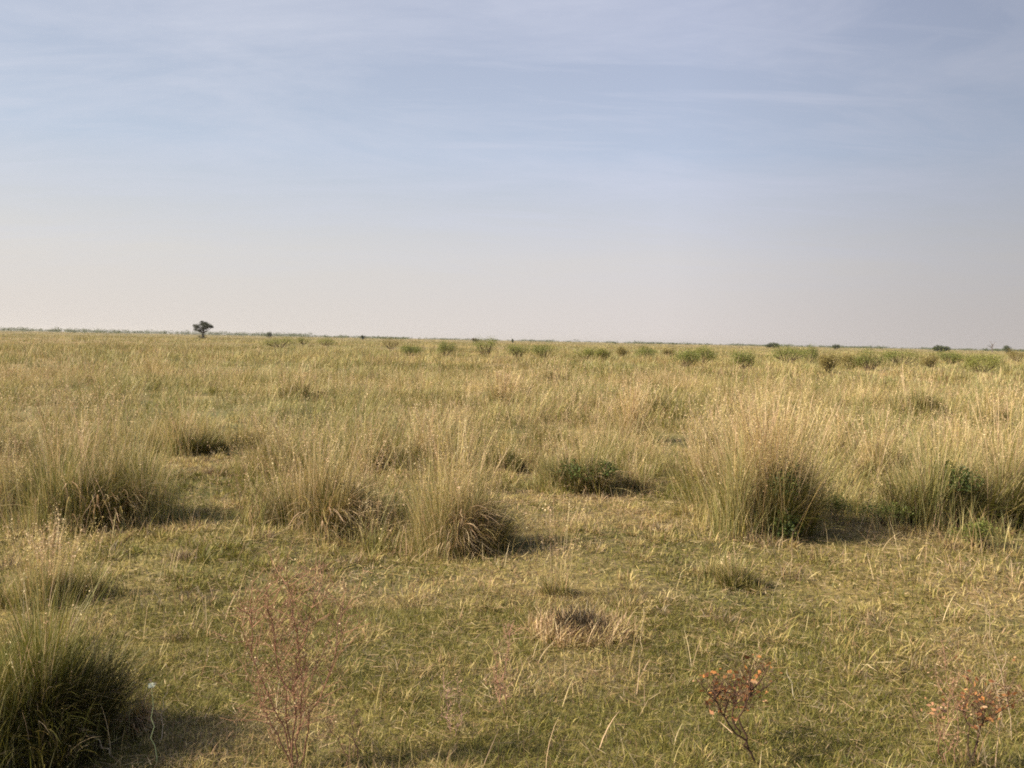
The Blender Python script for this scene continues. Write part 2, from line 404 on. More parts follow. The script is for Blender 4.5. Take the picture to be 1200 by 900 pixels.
SHRUBS = [
    (458, 409, 20, 10, 'olive round shrub, leftmost of the green shrubs in the middle distance'),
    (480, 417, 18, 9, 'small olive shrub just right of and nearer than the leftmost round one'),
    (522, 417, 18, 12, 'grey green shrub midway between the small olive one and the domed one'),
    (570, 418, 28, 15, 'bright green domed shrub, tallest of those left of the middle'),
    (608, 419, 26, 10, 'low green shrub, left half of the long pair beside the domed one'),
    (637, 419, 26, 11, 'low green shrub, right half of the long pair beside the domed one'),
    (686, 421, 24, 9, 'yellow olive shrub right of the long pair'),
    (707, 423, 18, 8, 'little green shrub between the yellow olive and the brown tipped one'),
    (727, 420, 15, 7, 'little brown tipped shrub left of the square looking one'),
    (755, 422, 24, 11, 'compact square looking green shrub right of the picture centre'),
    (784, 419, 12, 6, 'tiny tan shrub between the square looking and the widest one'),
    (803, 430, 30, 13, 'left dark lobe of the widest green shrub mass'),
    (822, 428, 24, 16, 'taller right lobe of the widest green shrub mass'),
    (870, 432, 24, 14, 'dull green shrub nearer than its neighbours, right of the widest mass'),
    (921, 425, 38, 12, 'long low green shrub under the dark line on the horizon'),
    (949, 424, 17, 13, 'upright green shrub at the right end of the long low one'),
    (971, 437, 18, 12, 'brownish olive shrub below the upright green one'),
    (996, 433, 20, 13, 'green shrub, left one of a near pair right of the brownish one'),
    (1019, 434, 28, 14, 'green shrub, right and wider one of the near pair'),
    (1056, 427, 32, 10, 'flat dark olive shrub right of the near pair'),
    (1090, 431, 18, 8, 'little tan olive shrub between two flat dark ones'),
    (1113, 427, 30, 9, 'flat olive shrub left of the long one near the right edge'),
    (1146, 428, 34, 10, 'long yellow green shrub near the right edge'),
    (1150, 436, 24, 8, 'brownish shrub in front of the long yellow green one'),
    (1192, 424, 20, 8, 'brown shrub cut by the right edge'),
    (328, 408, 28, 9, 'pale green shrub below the small dark bush on the left horizon'),
    (381, 405, 18, 7, 'olive shrub right of the pale green one on the left'),
    (356, 404, 12, 6, 'tiny olive shrub between the pale green and the olive one'),
]
SB = np.array([ground_at(q_[0], q_[1]) for q_ in SHRUBS]); SR = np.array([q_[2] * math.hypot(*ground_at(q_[0], q_[1])) / F for q_ in SHRUBS])


def clear_of_shrubs(x, y):
    ok = np.ones(len(x), bool)
    for (tx, ty), tr in zip(SB, SR):
        ok &= ~((np.abs(x - tx * y / ty) < tr * .75) & (y > ty - 9) & (y < ty + tr * .5))
    return ok


# ------------------------------------------------------------------ short turf (stuff)
turf = Acc()
for (n, d0, d1, w0, Lm) in ((300000, 2.0, 6.5, .0029, .74), (190000, 6.5, 14, .0058, .85)):
    x, y = wedge(n, d0, d1); n = len(x)
    clump = fbm(x, y, .22, 8); patch = fbm(x, y, 1.6, 9); big = fbm(x, y, 4.5, 12)
    keep = rng.random(n) < .62 + .7 * clump
    x, y, clump, patch, big = x[keep], y[keep], clump[keep], patch[keep], big[keep]; n = len(x)
    gr = np.clip((patch - .5) * 7 + (big - .5) * 4 + .26 - .1 * np.clip(x, -2, 3), .0, 1)
    W = np.stack([gr * 1.2, .42 * gr + .12, (1 - gr) * .62 + .06, (1 - gr) * .34 + .02, .16 + .34 * (1 - gr)], 1)
    col = pick([GREEN * .82, OLIVE * .9, STRAW, PINK, DEAD], W, n, .35)
    L = rand(.03, .085, n) * Lm * (.55 + 1.0 * clump)
    flat = rng.random(n)
    blades(turf, x, y, gh(x, y) - .003, rand(0, 6.283, n), np.where(flat < .5, rand(1.1, 1.52, n), rand(.1, .9, n)), rand(.1, 1.0, n), L * np.where(flat < .3, 1.6, 1), rand(.7, 1.3, n) * w0, col, K=2)
# ankle high rough clumps, green, straw and dead brown
nc = 2300; x, y = wedge(nc, 2.4, 15); k = (fbm(x, y, 1.1, 33) + rng.normal(0, .08, nc)) > .47; x, y = x[k], y[k]; nc = len(x)
gq = np.clip((fbm(x, y, 1.8, 35) - .5) * 4 + .38 + rng.normal(0, .25, nc), 0, 1); dq = rng.random(nc) < .16
per = 75; rep = lambda a_: np.repeat(a_, per); N_ = nc * per
ph = rand(0, 6.283, N_); sz = rep(rand(.5, 1.5, nc)); rr = .085 * sz * np.sqrt(rng.random(N_)); X = rep(x) + rr * np.cos(ph); Y = rep(y) + rr * np.sin(ph)
G = rep(gq); D_ = rep(dq.astype(float))
col = pick([GREEN, OLIVE, STRAW, PINK, DEAD], np.stack([G * (1 - D_), .3 * (1 - D_) + 0 * G, (1 - G) * .9 * (1 - D_) + .05, (1 - G) * .4 + .25 * D_, .1 + D_], 1), N_, .22)
blades(turf, X, Y, gh(X, Y), ph + rng.normal(0, .9, N_), rand(.1, 1.3, N_), rand(.1, 1.3, N_), rand(.03, .11, N_) * (.6 + .5 * sz), rand(.7, 1.3, N_) * np.clip(np.hypot(X, Y) * .00075, .003, .008), col, K=3)
# flattened brown and straw litter
n = 80000; x, y = wedge(n, 2.2, 12); k = (fbm(x, y, .5, 51) + .04 * np.clip(x, -3, 3) + rng.normal(0, .06, n)) > .42; x, y = x[k], y[k]; n = len(x)
blades(turf, x, y, gh(x, y) + rand(.004, .035, n), rand(0, 6.283, n), rand(1.35, 1.62, n), rand(-.15, .15, n), rand(.03, .12, n), rand(.002, .0045, n) * np.clip(np.hypot(x, y) / 5, .8, 2), pick([STRAW, PINK, DEAD, PALE], [.35, .4, .45, .15], n, .25), K=2)
# taller thin dry bits scattered through the turf
x, y = wedge(9000, 2.4, 13); k = fbm(x, y, .8, 15) > .5; x, y = x[k], y[k]; n = len(x)
blades(turf, x, y, gh(x, y), rand(0, 6.283, n), rand(0, .6, n), rand(0, .8, n), rand(.08, .26, n), rand(.0022, .004, n), pick([STRAW, PALE, PINK], [.5, .3, .3], n), K=4)
o = turf.build('short_grass', M_GRASS); o['kind'] = 'stuff'; o['label'] = 'short grazed olive and straw turf of the clearing'

# ------------------------------------------------------------------ tall field grass (stuff)
tall = Acc()


def field(n, per, d0, d1, w, K, rad, hs=1.0, plume=0, edge=True):
    x, y = wedge(n, d0, d1)
    tl = tallness(x, y) if edge else np.ones(n)
    dens = fbm(x, y, max(1.6, d0 * .09), 21)
    keep = (rng.random(n) < tl * np.clip(dens * (4.6 if d0 < 40 else 3.4) - (1.45 if d0 < 40 else .85), (.08 if d0 < 16 else .42), 1)) & (clear_of(x, y) if d0 < 20 else clear_of_shrubs(x, y) | (rng.random(n) < .3))
    x, y, tl, dens = x[keep], y[keep], tl[keep], dens[keep]; n = len(x)
    s1 = max(2.2, d0 * .12)
    drift = np.clip((fbm(x, y, s1 * 2.2, 41) - .5) * 5 + .5, 0, 1)            # drifts of other species
    gfac = np.clip((fbm(x, y, s1, 23) - .5) * 5 + .40 - .1 * np.clip(x / (np.abs(y) + 1) * 2, -1, 1) + rng.normal(0, .22, n), 0, 1)
    pfac = np.clip((fbm(x, y, s1 * .8, 27) - .47) * 5.0 + .7 * np.exp(-((x - .5) / 3.5) ** 2 - ((y - 18) / 8) ** 2), 0, 1)
    hh = np.clip((.38 if d0 < 40 else .44) + (fbm(x, y, s1 * .5, 25) - .5) * 1.6 + (dens - .5) * .5 + rng.normal(0, .14, n), (.12 if d0 < 16 else .24), 1.0) * (.3 + .7 * tl) * hs
    rep = lambda a: np.repeat(a, per)
    N = n * per; ph = rand(0, 6.283, N); rr = rad * rep(rand(.6, 1.5, n)) * np.sqrt(rng.random(N))
    X = rep(x) + rr * np.cos(ph); Y = rep(y) + rr * np.sin(ph)
    G, P, H, Dr = rep(gfac), rep(pfac), rep(hh), rep(drift)
    f = rr / rad
    laz = rep(fbm(x, y, s1, 43) * 12 + rng.normal(0, .6, n)); ll = rep(np.abs(rng.normal(0, .16, n)))
    W = np.stack([G * 1.25, 1.1 * Dr + .12, .18 + 0 * G, (1 - G) * .9 * (1.1 - .8 * Dr) + .06, P * .6, .13 + 0 * G], 1)
    col = pick([GREEN, SAGE, OLIVE, STRAW, PINK, DEAD], W, N, .2)
    tip = col * .6 + pick([STRAW, PALE, SAGE], [.45, .3, .4], N) * .4
    wild = rng.random(N) < .35
    blades(tall, X, Y, gh(X, Y), np.where(wild, ph + rng.normal(0, .7, N), laz + rng.normal(0, .6, N)), np.where(wild, f * .35, ll) + np.abs(rng.normal(0, .22, N)), rand(.1, 2.0, N), H * rand(.4, 1.2, N), rand(.6, 1.3, N) * w, col, K=K, tipcol=tip)
    if plume:
        pp = np.repeat(np.arange(n), plume); pp = pp[rng.random(len(pp)) < .12 + .88 * pfac[pp] * (1 - .5 * gfac[pp])]
        N = len(pp); ph = rand(0, 6.283, N); rr = rad * 1.5 * np.sqrt(rng.random(N))
        X = x[pp] + rr * np.cos(ph); Y = y[pp] + rr * np.sin(ph)
        col = pick([PALE, STRAW, PINK], [.5, .35, .3], N)
        path = blades(tall, X, Y, gh(X, Y), rand(0, 6.283, N), np.abs(rng.normal(0, .16, N)), rand(0, .8, N), hh[pp] * rand(.6, 1.35, N) * (1 + .2 * pfac[pp]), rand(.6, 1.1, N) * w * .75, col, K=9 if d0 < 15 else 4,
               prof=PLUME if d0 < 15 else [.6, .6, .6, .7, .5])
        if d0 < 30: flecks(tall, path, 7 if d0 < 15 else 4, .013 if d0 < 15 else .026, np.clip(col * 1.08, 0, .8), (w * 1.2, w * 1.2, w * 4))


field(2600, 64, 5.2, 16, .0046, 4, .16, plume=17)
field(4800, 42, 16, 40, .0095, 3, .24, plume=14)
field(11500, 24, 40, 120, .026, 2, .5, plume=3)
field(15500, 16, 120, 420, .085, 1, 1.2, edge=False)
field(12000, 12, 420, 1500, .28, 1, 3.5, edge=False, hs=1.15)
o = tall.build('tall_grass', M_GRASS); o['kind'] = 'stuff'; o['label'] = 'dense knee to waist high straw and olive grass covering the plain'

# ------------------------------------------------------------------ shrubs in the distance
LEAFG = np.array([[.075, .11, .03], [.10, .135, .035], [.06, .09, .03], [.13, .15, .045]])


def bush_parts(root, w, h, depth, nleaf, size, pool=LEAFG, lumps=7):
    a = Acc(); st = Acc()
    cx = rand(-.36, .36, lumps) * w; cy = rand(-.3, .3, lumps) * depth; r = rand(.2, .34, lumps)
    cz = h * rand(.35, .74, lumps) * (1 - (cx / w) ** 2 * 1.6)
    for i in range(lumps):
        k = nleaf // lumps
        v = rng.normal(size=(k, 3)); v /= np.linalg.norm(v, axis=1, keepdims=True); v *= (rng.random(k) ** .45 * rand(.7, 1.12, k))[:, None]
        p = v * np.array([r[i] * w, r[i] * depth, h * .36]) + np.array([cx[i], cy[i], cz[i]])
        p[:, 2] = np.abs(p[:, 2]) + .02
        leaves(a, p, size * rand(.7, 1.3, k), np.clip(pool[rng.integers(0, len(pool), k)] * (1 + rand(-.2, .2, (k, 1))), 0, 1))
        b = np.array([cx[i] * .25, cy[i] * .25, 0.0]); e = np.array([cx[i], cy[i], cz[i]])
        tube(st, [b, b * .5 + e * .5 + rng.normal(0, .04 * w, 3) * [1, 1, 0], e], .012 * w + .008, .006 * w, DEAD[0])
    a.build('foliage', M_LEAF, root); st.build('stems', M_BARK, root)


def size_at(px, py, w_px, h_px, extra=.35):
    x, y = ground_at(px, py); m = math.hypot(x, y) / F
    return x, y, w_px * m, h_px * m + extra


for px, py, w, h, lab in SHRUBS:
    x, y, W, H = size_at(px, py, w, h)
    root = thing('green_shrub', lab, 'shrub', (x, y, 0), 'low shrubs in the distance')
    pool = LEAFG * 1.2 + np.array([.075, .062, .008])
    if 'brown' in lab or 'tan' in lab: pool = LEAFG * .8 + np.array([.17, .10, .04])
    if 'pale' in lab or 'yellow' in lab: pool = LEAFG * 1.15 + np.array([.13, .10, .02])
    bush_parts(root, W * 1.38 * rand(.85, 1.15, 1)[0], H * rand(1.05, 1.35, 1)[0], W * 1.1, 2600, max(.08, W * .032), pool, 12)

# ------------------------------------------------------------------ lone tree
x, y = ground_at(238, 397.5)
D = math.hypot(x, y); m = D / F
tr = thing('lone_tree', 'lone dark spreading tree on the left horizon', 'tree', (x, y, 0))
TW, TH = 27 * m, 21 * m
a = Acc()
tube(a, [(0, 0, 0), (-.02 * TW, 0, TH * .18), (.01 * TW, .1, TH * .38)], .045 * TW, .03 * TW, (.07, .055, .04), 8)
cl = Acc()
LOB = [(-.34, .50, .13, .13, 260), (-.18, .66, .16, .14, 800), (-.02, .80, .18, .15, 1500), (.16, .74, .20, .14, 1500), (.33, .68, .15, .11, 900), (.05, .58, .2, .1, 900),
       (-.12, .46, .13, .09, 420), (-.40, .72, .08, .08, 110), (.44, .64, .07, .06, 160), (-.1, .93, .08, .05, 120)]
for lx, lz, rx, rz, k in LOB:
    k = int(k * 1.7)
    e = np.array([lx * TW, rng.normal(0, .12) * TW, lz * TH])
    tube(a, [(.0, .05, TH * .32), np.array([0, .05, TH * .34]) * .45 + e * .55 + [0, 0, -.04 * TH], e], .02 * TW, .006 * TW, (.07, .055, .04), 6)
    v = rng.normal(size=(k, 3)); v /= np.linalg.norm(v, axis=1, keepdims=True); v *= (rng.random(k) ** .5 * rand(.6, 1.2, k))[:, None]
    p = v * np.array([rx * TW, rx * TW, rz * TH]) + e
    leaves(cl, p, .024 * TW * rand(.7, 1.3, k), np.array([[.04, .048, .025]]) * rand(.7, 1.4, (k, 1)))
for i in range(4):
    v = rng.normal(0, .12, 2)
    tube(a, [(v[0] * TW * .2, 0, 0), (v[0] * TW, v[1] * TW, TH * rand(.15, .3, 1)[0])], .012 * TW, .006 * TW, (.07, .055, .04))
k = 500; p = np.stack([rng.normal(-.05, .09, k) * TW, rng.normal(0, .09, k) * TW, np.abs(rng.normal(.08, .11, k)) * TH], 1)
a.build('trunk', M_BARK, tr)
leaves(cl, p, .03 * TW * np.ones(k), np.array([[.05, .055, .03]]) * rand(.7, 1.4, (k, 1))); cl.build('crown', M_LEAF, tr)

# ------------------------------------------------------------------ far bushes on the horizon
FAR = [
    (315, 4.5, 9, 'small dark bush on the horizon right of the lone tree', .8),
    (905, 3.5, 18, 'long low dark thicket on the horizon above the long low shrub', 1),
    (1104, 3.5, 26, 'flat dark thicket on the horizon towards the right edge', 1),
    (1180, 6, 14, 'dark block shaped bush on the horizon at the right edge', 1),
    (425, 2.6, 6, 'tiny bush on the horizon left of the olive round shrub', 1),
    (601, 2.4, 4, 'tiny dark dot of a bush on the horizon near the middle', 1),
    (557, 2.6, 8, 'tiny reddish bush on the horizon above the domed shrub', .8),
    (980, 3.0, 9, 'faint grey green bush on the horizon right of the upright green shrub', .8),
]
for px, h, w, lab, _ in FAR:
    h, w = h * .85, w * .85
    yh = 386.6 + px / 1200 * 24.1
    x, y = ground_at(px, yh + 3.4)
    m = math.hypot(x, y) / F
    root = thing('distant_bush', lab, 'bush', (x, y, 0), 'far bushes on the horizon')
    pool = LEAFG * .7 if 'reddish' not in lab else LEAFG * .6 + np.array([.08, .03, .03])
    bush_parts(root, w * m * 1.15, (h + 3.4) * m * 1.05, w * m * .8, 1300, .05 * w * m + .15, pool)
# leafless snag left of the block shaped bush
x, y = ground_at(1163, 413.5); m = math.hypot(x, y) / F
dt = thing('dead_tree', 'faint leafless tree left of the dark block shaped bush at the right edge', 'dead tree', (x, y, 0))
a = Acc(); b = Acc()
tube(a, [(0, 0, 0), (-.2, 0, 3 * m), (-.4, 0, 7 * m)], .35, .16, (.16, .13, .11))
for i in range(9):
    z = rand(3.5, 8, 1)[0] * m; e = np.array([rand(-6, 5, 1)[0] * m, rng.normal(0, 2) * m, z + rand(1.5, 5, 1)[0] * m])
    tube(b, [(-.3, 0, z), e * .5 + np.array([0, 0, z * .5]), e], .13, .05, (.16, .13, .11))
a.build('trunk', M_BARK, dt); b.build('branches', M_BARK, dt)

# hazy scrub band that closes the plain
sb = Acc(); n = 2600
r_ = np.sqrt(rand(950 ** 2, 2300 ** 2, n)); an = rand(-R(42), R(42), n)
dens = fbm(an * 400, r_ * .02, 14, 31)
k = dens > np.where(an < -.27, .36, .47); r_, an = r_[k], an[k]; n = len(r_)
sx_, sy_ = r_ * np.sin(an), r_ * np.cos(an)
bh = rand(1.6, 3.4, n) * np.where(an < -.22, 2.1, 1.3); bwid = rand(4, 14, n)
per = 46; N = n * per; v = rng.normal(size=(N, 3)); v /= np.linalg.norm(v, axis=1, keepdims=True); v *= (rng.random(N) ** .4)[:, None]
p = np.stack([np.repeat(sx_, per) + v[:, 0] * np.repeat(bwid, per) * .6, np.repeat(sy_, per) + v[:, 1] * np.repeat(bwid, per) * .5, np.repeat(bh, per) * (.5 + .5 * v[:, 2])], 1)
leaves(sb, p, rand(.7, 1.5, N), LEAFG[rng.integers(0, 4, N)] * .9)
o = sb.build('far_scrub', M_LEAF); o['kind'] = 'stuff'; o['label'] = 'thin grey green line of scrub along the horizon'


# ------------------------------------------------------------------ foreground weeds and stalks
def world(px, py, base_xy):
    """point above/beside a base, at the base's distance, seen at a photo pixel"""
    d = CMn @ np.array([px - 600, 450 - py, -F]); t_ = base_xy[1] / d[1]
    return np.array([d[0] * t_, base_xy[1], CAM_H + d[2] * t_])


def stalk_path(pxs, seg=4, wob=.006):
    b = ground_at(*pxs[0]); P = [world(px, py, b) for px, py in pxs]
    P[0][2] = float(gh(b[0], b[1])) - .01
    out = []
    for i in range(len(P) - 1):
        for k in range(seg): out.append(P[i] + (P[i + 1] - P[i]) * k / seg + rng.normal(0, wob, 3) * (0 if i + k == 0 else 1))
    out.append(P[-1]); return np.array(out), np.array([b[0], b[1], float(gh(*b))])


def weed(label, paths, name='dry_weed', cat='weed', col=(.30, .17, .12), r=.0032, twigs=60, tl=.12, beads=500, bcol=PINK, bsize=.009, twig_from=.3, leafname='seed_heads', flower=None, group='dry weeds in the foreground'):
    pths = [stalk_path(p) for p in paths]; org = pths[0][1]
    root = thing(name, label, cat, tuple(org), group)
    a = Acc(); tips = []
    for P, _ in pths:
        P = P - org; tube(a, P, r, r * .45, col)
        tips += [P[i] for i in range(int(len(P) * twig_from), len(P))]
    a.build('stem', M_BARK, root)
    if twigs:
        b = Acc(); tp = np.array(tips); q = tp[rng.integers(0, len(tp), twigs)]
        E = []
        for s in q:
            e = s + np.array([rng.normal(0, .6), rng.normal(0, .6), abs(rng.normal(.8, .4))]) * tl * rand(.4, 1.2, 1)[0]
            mid = (s + e) / 2 + rng.normal(0, tl * .08, 3); tube(b, [s, mid, e], r * .45, r * .22, np.array(col) * 1.25, 4)
            for _ in range(3):
                u = s + (e - s) * rand(.4, 1, 1)[0]; w_ = u + rng.normal(0, tl * .28, 3) + [0, 0, tl * .2]
                tube(b, [u, w_], r * .25, r * .16, np.array(col) * 1.3, 3); E += [w_, u]
            E.append(e)
        b.build('twigs', M_BARK, root)
        tips = E
    if beads:
        c = Acc(); tp = np.array(tips); q = tp[rng.integers(0, len(tp), beads)] + rng.normal(0, bsize * 1.6, (beads, 3)) * (.5 if leafname == 'leaves' else 1)
        leaves(c, q, bsize * rand(.6, 1.4, beads), np.clip(bcol[rng.integers(0, len(bcol), beads)] * (1 + rand(-.2, .2, (beads, 1))), 0, 1), 0)
        c.build(leafname, M_STRAW, root)
    if flower is not None:
        c = Acc(); tp = pths[0][0][-1] - org; leaves(c, tp + rng.normal(0, .006, (26, 3)), .014 * np.ones(26), np.array([[.62, .66, .56]])); c.build('flower_head', M_STRAW, root)
    return root


ORANGE = np.array([[.42, .19, .06], [.48, .25, .10], [.30, .13, .05], [.44, .29, .16], [.22, .1, .045]])
ORANGE = ORANGE * np.array([1.0, .92, .9])
weed('tall bushy reddish weed with a pale bent main stem left of the bottom middle', [
    [(344, 896), (345, 820), (350, 775), (366, 712)], [(344, 896), (335, 830), (318, 740), (312, 690)], [(345, 896), (330, 850), (300, 780), (292, 720)],
    [(346, 896), (352, 840), (352, 760), (338, 688)], [(348, 896), (368, 840), (392, 770), (404, 715)], [(342, 896), (325, 860), (305, 830)]],
    twigs=170, tl=.16, beads=1500, r=.0038, col=(.27, .15, .10), bcol=np.concatenate([PINK * .8, PALE[:1]]), bsize=.0075)
weed('withered plant with curled orange leaves and a thick dark slanting stem', [
    [(892, 897), (870, 868), (848, 838), (838, 818)], [(880, 882), (868, 840), (880, 810)], [(868, 868), (858, 835), (862, 815)]],
    name='withered_plant', cat='plant', col=(.07, .04, .03), r=.005, twigs=60, tl=.11, beads=190, bcol=ORANGE, bsize=.023, leafname='leaves', twig_from=.6)
weed('withered plant with orange leaves near the right edge, on a slim stem', [
    [(1140, 892), (1146, 860), (1156, 828)], [(1142, 892), (1150, 850), (1192, 822)], [(1140, 892), (1132, 850), (1128, 832)]],
    name='withered_plant', cat='plant', col=(.12, .07, .05), r=.0034, twigs=60, tl=.11, beads=150, bcol=ORANGE, bsize=.022, leafname='leaves', twig_from=.6)
weed('small plant with a single pink orange leaf tuft left of the right edge plant', [[(1106, 896), (1101, 862), (1098, 838)]],
     name='withered_plant', cat='plant', col=(.2, .1, .07), r=.0026, twigs=5, tl=.03, beads=34, bcol=ORANGE + .08, bsize=.02, leafname='leaves', twig_from=.8)
weed('leaning bare forked stalk near the right edge', [[(1186, 860), (1178, 805), (1160, 745), (1154, 700)], [(1182, 850), (1166, 800), (1152, 752)]],
     name='dry_stalk', cat='stalk', col=(.42, .32, .22), r=.0026, twigs=14, tl=.06, beads=60)
weed('thin brown stalk slanting to the left above the orange leaf plant', [[(1082, 862), (1070, 830), (1050, 775)]],
     name='dry_stalk', cat='stalk', col=(.2, .12, .08), r=.0022, twigs=6, tl=.04, beads=20)
weed('slim stalk with one pale flower head beside the big dark tussock', [[(183, 896), (180, 850), (177, 803)]],
     name='flower_stalk', cat='wild flower', col=(.30, .36, .2), r=.0022, twigs=0, beads=0, flower=1)
weed('bare whitish stalk right of the pale flower', [[(186, 868), (190, 840), (196, 803)]],
     name='dry_stalk', cat='stalk', col=(.5, .42, .32), r=.002, twigs=0, beads=12, bcol=PALE)
weed('long dry stem lying across the big dark tussock', [[(134, 884), (118, 868), (80, 842), (20, 826)]],
     name='dry_stalk', cat='stalk', col=(.48, .4, .28), r=.0034, twigs=4, tl=.05, beads=0)
weed('dry stem slanting up out of the big dark tussock', [[(36, 860), (52, 818), (80, 756), (104, 706)]],
     name='dry_stalk', cat='stalk', col=(.44, .38, .26), r=.0034, twigs=5, tl=.05, beads=10, bcol=PALE)
weed('curved fluffy grass plume rising from the turf right of the dead clump', [[(752, 768), (751, 740), (756, 716), (768, 702)]],
     name='grass_plume', cat='grass plume', col=(.5, .4, .25), r=.0026, twigs=0, beads=300, bcol=STRAW, bsize=.008)
weed('pinkish upright weed below the dead clump', [[(594, 842), (590, 800), (597, 745)], [(592, 842), (583, 800), (578, 760)]],
     col=(.36, .2, .15), r=.0024, twigs=36, tl=.06, beads=220)
weed('reddish weed at the bottom edge left of the pink orange leaf tuft', [[(1112, 899), (1108, 870), (1112, 820), (1108, 780)], [(1116, 899), (1122, 860), (1116, 800)]],
     col=(.30, .17, .12), r=.0022, twigs=40, tl=.07, beads=260)
weed('small pinkish weed in the turf right of the tall bushy one', [[(530, 868), (526, 840), (520, 806)], [(532, 868), (540, 836), (536, 800)]],
     col=(.38, .24, .2), r=.0022, twigs=28, tl=.05, beads=160)
weed('pale broken straw stem standing right of the middle foreground', [[(933, 820), (929, 806), (922, 784)]],
     name='dry_stalk', cat='stalk', col=(.6, .52, .38), r=.0024, twigs=0, beads=0)
weed('fine brown weed left of the tall bushy one', [[(424, 895), (416, 870), (412, 850)], [(410, 898), (398, 870), (385, 852)]],
     col=(.24, .14, .1), r=.0026, twigs=30, tl=.06, beads=120)

# dead brown clump in the turf
b = ground_at(680, 748); m = math.hypot(b[0], b[1]) / F
dc = thing('dead_clump', 'dead dark brown clump ringed with pinkish straw in the short turf', 'dead clump', (b[0], b[1], float(gh(*b))))
a = Acc(); n = 900; ph = rand(0, 6.283, n); rr = 26 * m * np.sqrt(rng.random(n))
blades(a, rr * np.cos(ph), rr * np.sin(ph), np.zeros(n), rand(0, 6.283, n), rand(0, 1.0, n), rand(.2, 1.6, n), rand(.06, .22, n), rand(.003, .006, n), pick([DEAD * .35, PINK * .4], [.8, .2], n), K=4)
a.build('dead_blades', M_STRAW, dc)
a = Acc(); n = 1400; ph = rand(0, 6.283, n); rr = rand(24, 66, n) * m
blades(a, rr * np.cos(ph), rr * np.sin(ph) * .8, np.zeros(n), rand(0, 6.283, n), rand(.1, 1.0, n), rand(.1, 1.0, n), rand(.06, .17, n), rand(.003, .005, n), pick([PINK, PALE, STRAW], [.5, .25, .3], n), K=4)
a.build('straw_ring', M_STRAW, dc)
# bright green herbs
for px, py, w, h, lab in [(1040, 618, 62, 30, 'bright green leafy herb patch in front of the green tussock on the right'), (975, 612, 36, 30, 'small dark green herb between the pale crown tussock and the bright herbs'),
                          (1150, 640, 60, 30, 'dull green herb below the tussock at the right edge')]:
    x, y = ground_at(px, py); m = math.hypot(x, y) / F
    root = thing('green_herb', lab, 'herb', (x, y, float(gh(x, y))), 'leafy herbs at the edge of the clearing')
    pool = LEAFG * (1.5 if 'bright' in lab else 1.0) + np.array([.06, .05, .005])
    bush_parts(root, w * m, h * m, w * m * .7, 1500, .02, pool, 12)
    ga = Acc(); n = 160; X_ = rng.normal(0, .3, n) * w * m; Y_ = rng.normal(0, .3, n) * w * m
    blades(ga, X_, Y_, np.zeros(n), rand(0, 6.283, n), rand(0, .4, n), rand(0, 1, n), h * m * rand(.6, 1.7, n), rand(.003, .005, n), pick([STRAW, SAGE, PINK], [.5, .4, .2], n), K=4); ga.build('grass_stems', M_STRAW, root)

# ------------------------------------------------------------------ light
SUN_EL, SUN_AZ = R(36), R(-99)      # azimuth clockwise from +Y (view direction): left and a little behind
sd = Vector((math.sin(SUN_AZ) * math.cos(SUN_EL), math.cos(SUN_AZ) * math.cos(SUN_EL), math.sin(SUN_EL)))
sl = bpy.data.lights.new('sun', 'SUN'); sl.energy = 4.8; sl.angle = R(.6); sl.color = (1, .88, .67)
so = bpy.data.objects.new('sun', sl); COL.objects.link(so)
so.rotation_euler = (-sd).to_track_quat('-Z', 'Y').to_euler()

w = bpy.data.worlds.new('World'); sc.world = w; w.use_nodes = True
nt = w.node_tree; N = nt.nodes.new; Lk = nt.links.new
bg = nt.nodes['Background']; bg.inputs['Strength'].default_value = .0875
sky = N('ShaderNodeTexSky'); sky.sky_type = 'NISHITA'; sky.sun_disc = False
sky.sun_elevation = SUN_EL; sky.sun_rotation = SUN_AZ
sky.air_density = 1.0; sky.dust_density = 3.0; sky.ozone_density = 1.5; sky.altitude = 50
tc = N('ShaderNodeTexCoord'); sep = N('ShaderNodeSeparateXYZ'); Lk(tc.outputs['Generated'], sep.inputs[0])


def ramp(src, pts):
    r = N('ShaderNodeValToRGB'); Lk(src, r.inputs['Fac']); e = r.color_ramp.elements
    while len(e) < len(pts): e.new(.5)
    for k_, (p_, c_) in enumerate(pts): e[k_].position = p_; e[k_].color = (*c_, 1) if len(c_) == 3 else c_
    return r.outputs[0]


def mixc(fac, a_, b_, mode='MIX'):
    m_ = N('ShaderNodeMix'); m_.data_type = 'RGBA'; m_.blend_type = mode
    for sck, v_ in ((m_.inputs[0], fac), (m_.inputs[6], a_), (m_.inputs[7], b_)):
        if hasattr(v_, 'is_linked'): Lk(v_, sck)
        else: sck.default_value = v_
    return m_.outputs[2]


hs = N('ShaderNodeHueSaturation'); hs.inputs['Saturation'].default_value = .8; hs.inputs['Value'].default_value = 1.0; Lk(sky.outputs[0], hs.inputs['Color'])
# hazy air: a veil that thickens towards the horizon, brighter on the sun's side
veil = ramp(sep.outputs[2], [(0.0, (.87, .80, .76)), (.09, (.82, .795, .80)), (.2, (.60, .69, .865)), (.42, (.455, .50, .69))])
veil = mixc(1.0, veil, (5.0, 5.0, 5.0, 1), 'MULTIPLY')
vf = ramp(sep.outputs[2], [(0.0, (1, 1, 1)), (.1, (.9, .9, .9)), (.25, (.85, .85, .85)), (.42, (.75, .75, .75)), (.7, (.1, .1, .1))])
dt_ = N('ShaderNodeVectorMath'); dt_.operation = 'DOT_PRODUCT'; dt_.inputs[1].default_value = (sd.x / math.cos(SUN_EL), sd.y / math.cos(SUN_EL), 0)
Lk(tc.outputs['Generated'], dt_.inputs[0])
md = N('ShaderNodeMapRange'); md.inputs[1].default_value = -1; md.inputs[2].default_value = 1; Lk(dt_.outputs['Value'], md.inputs[0])
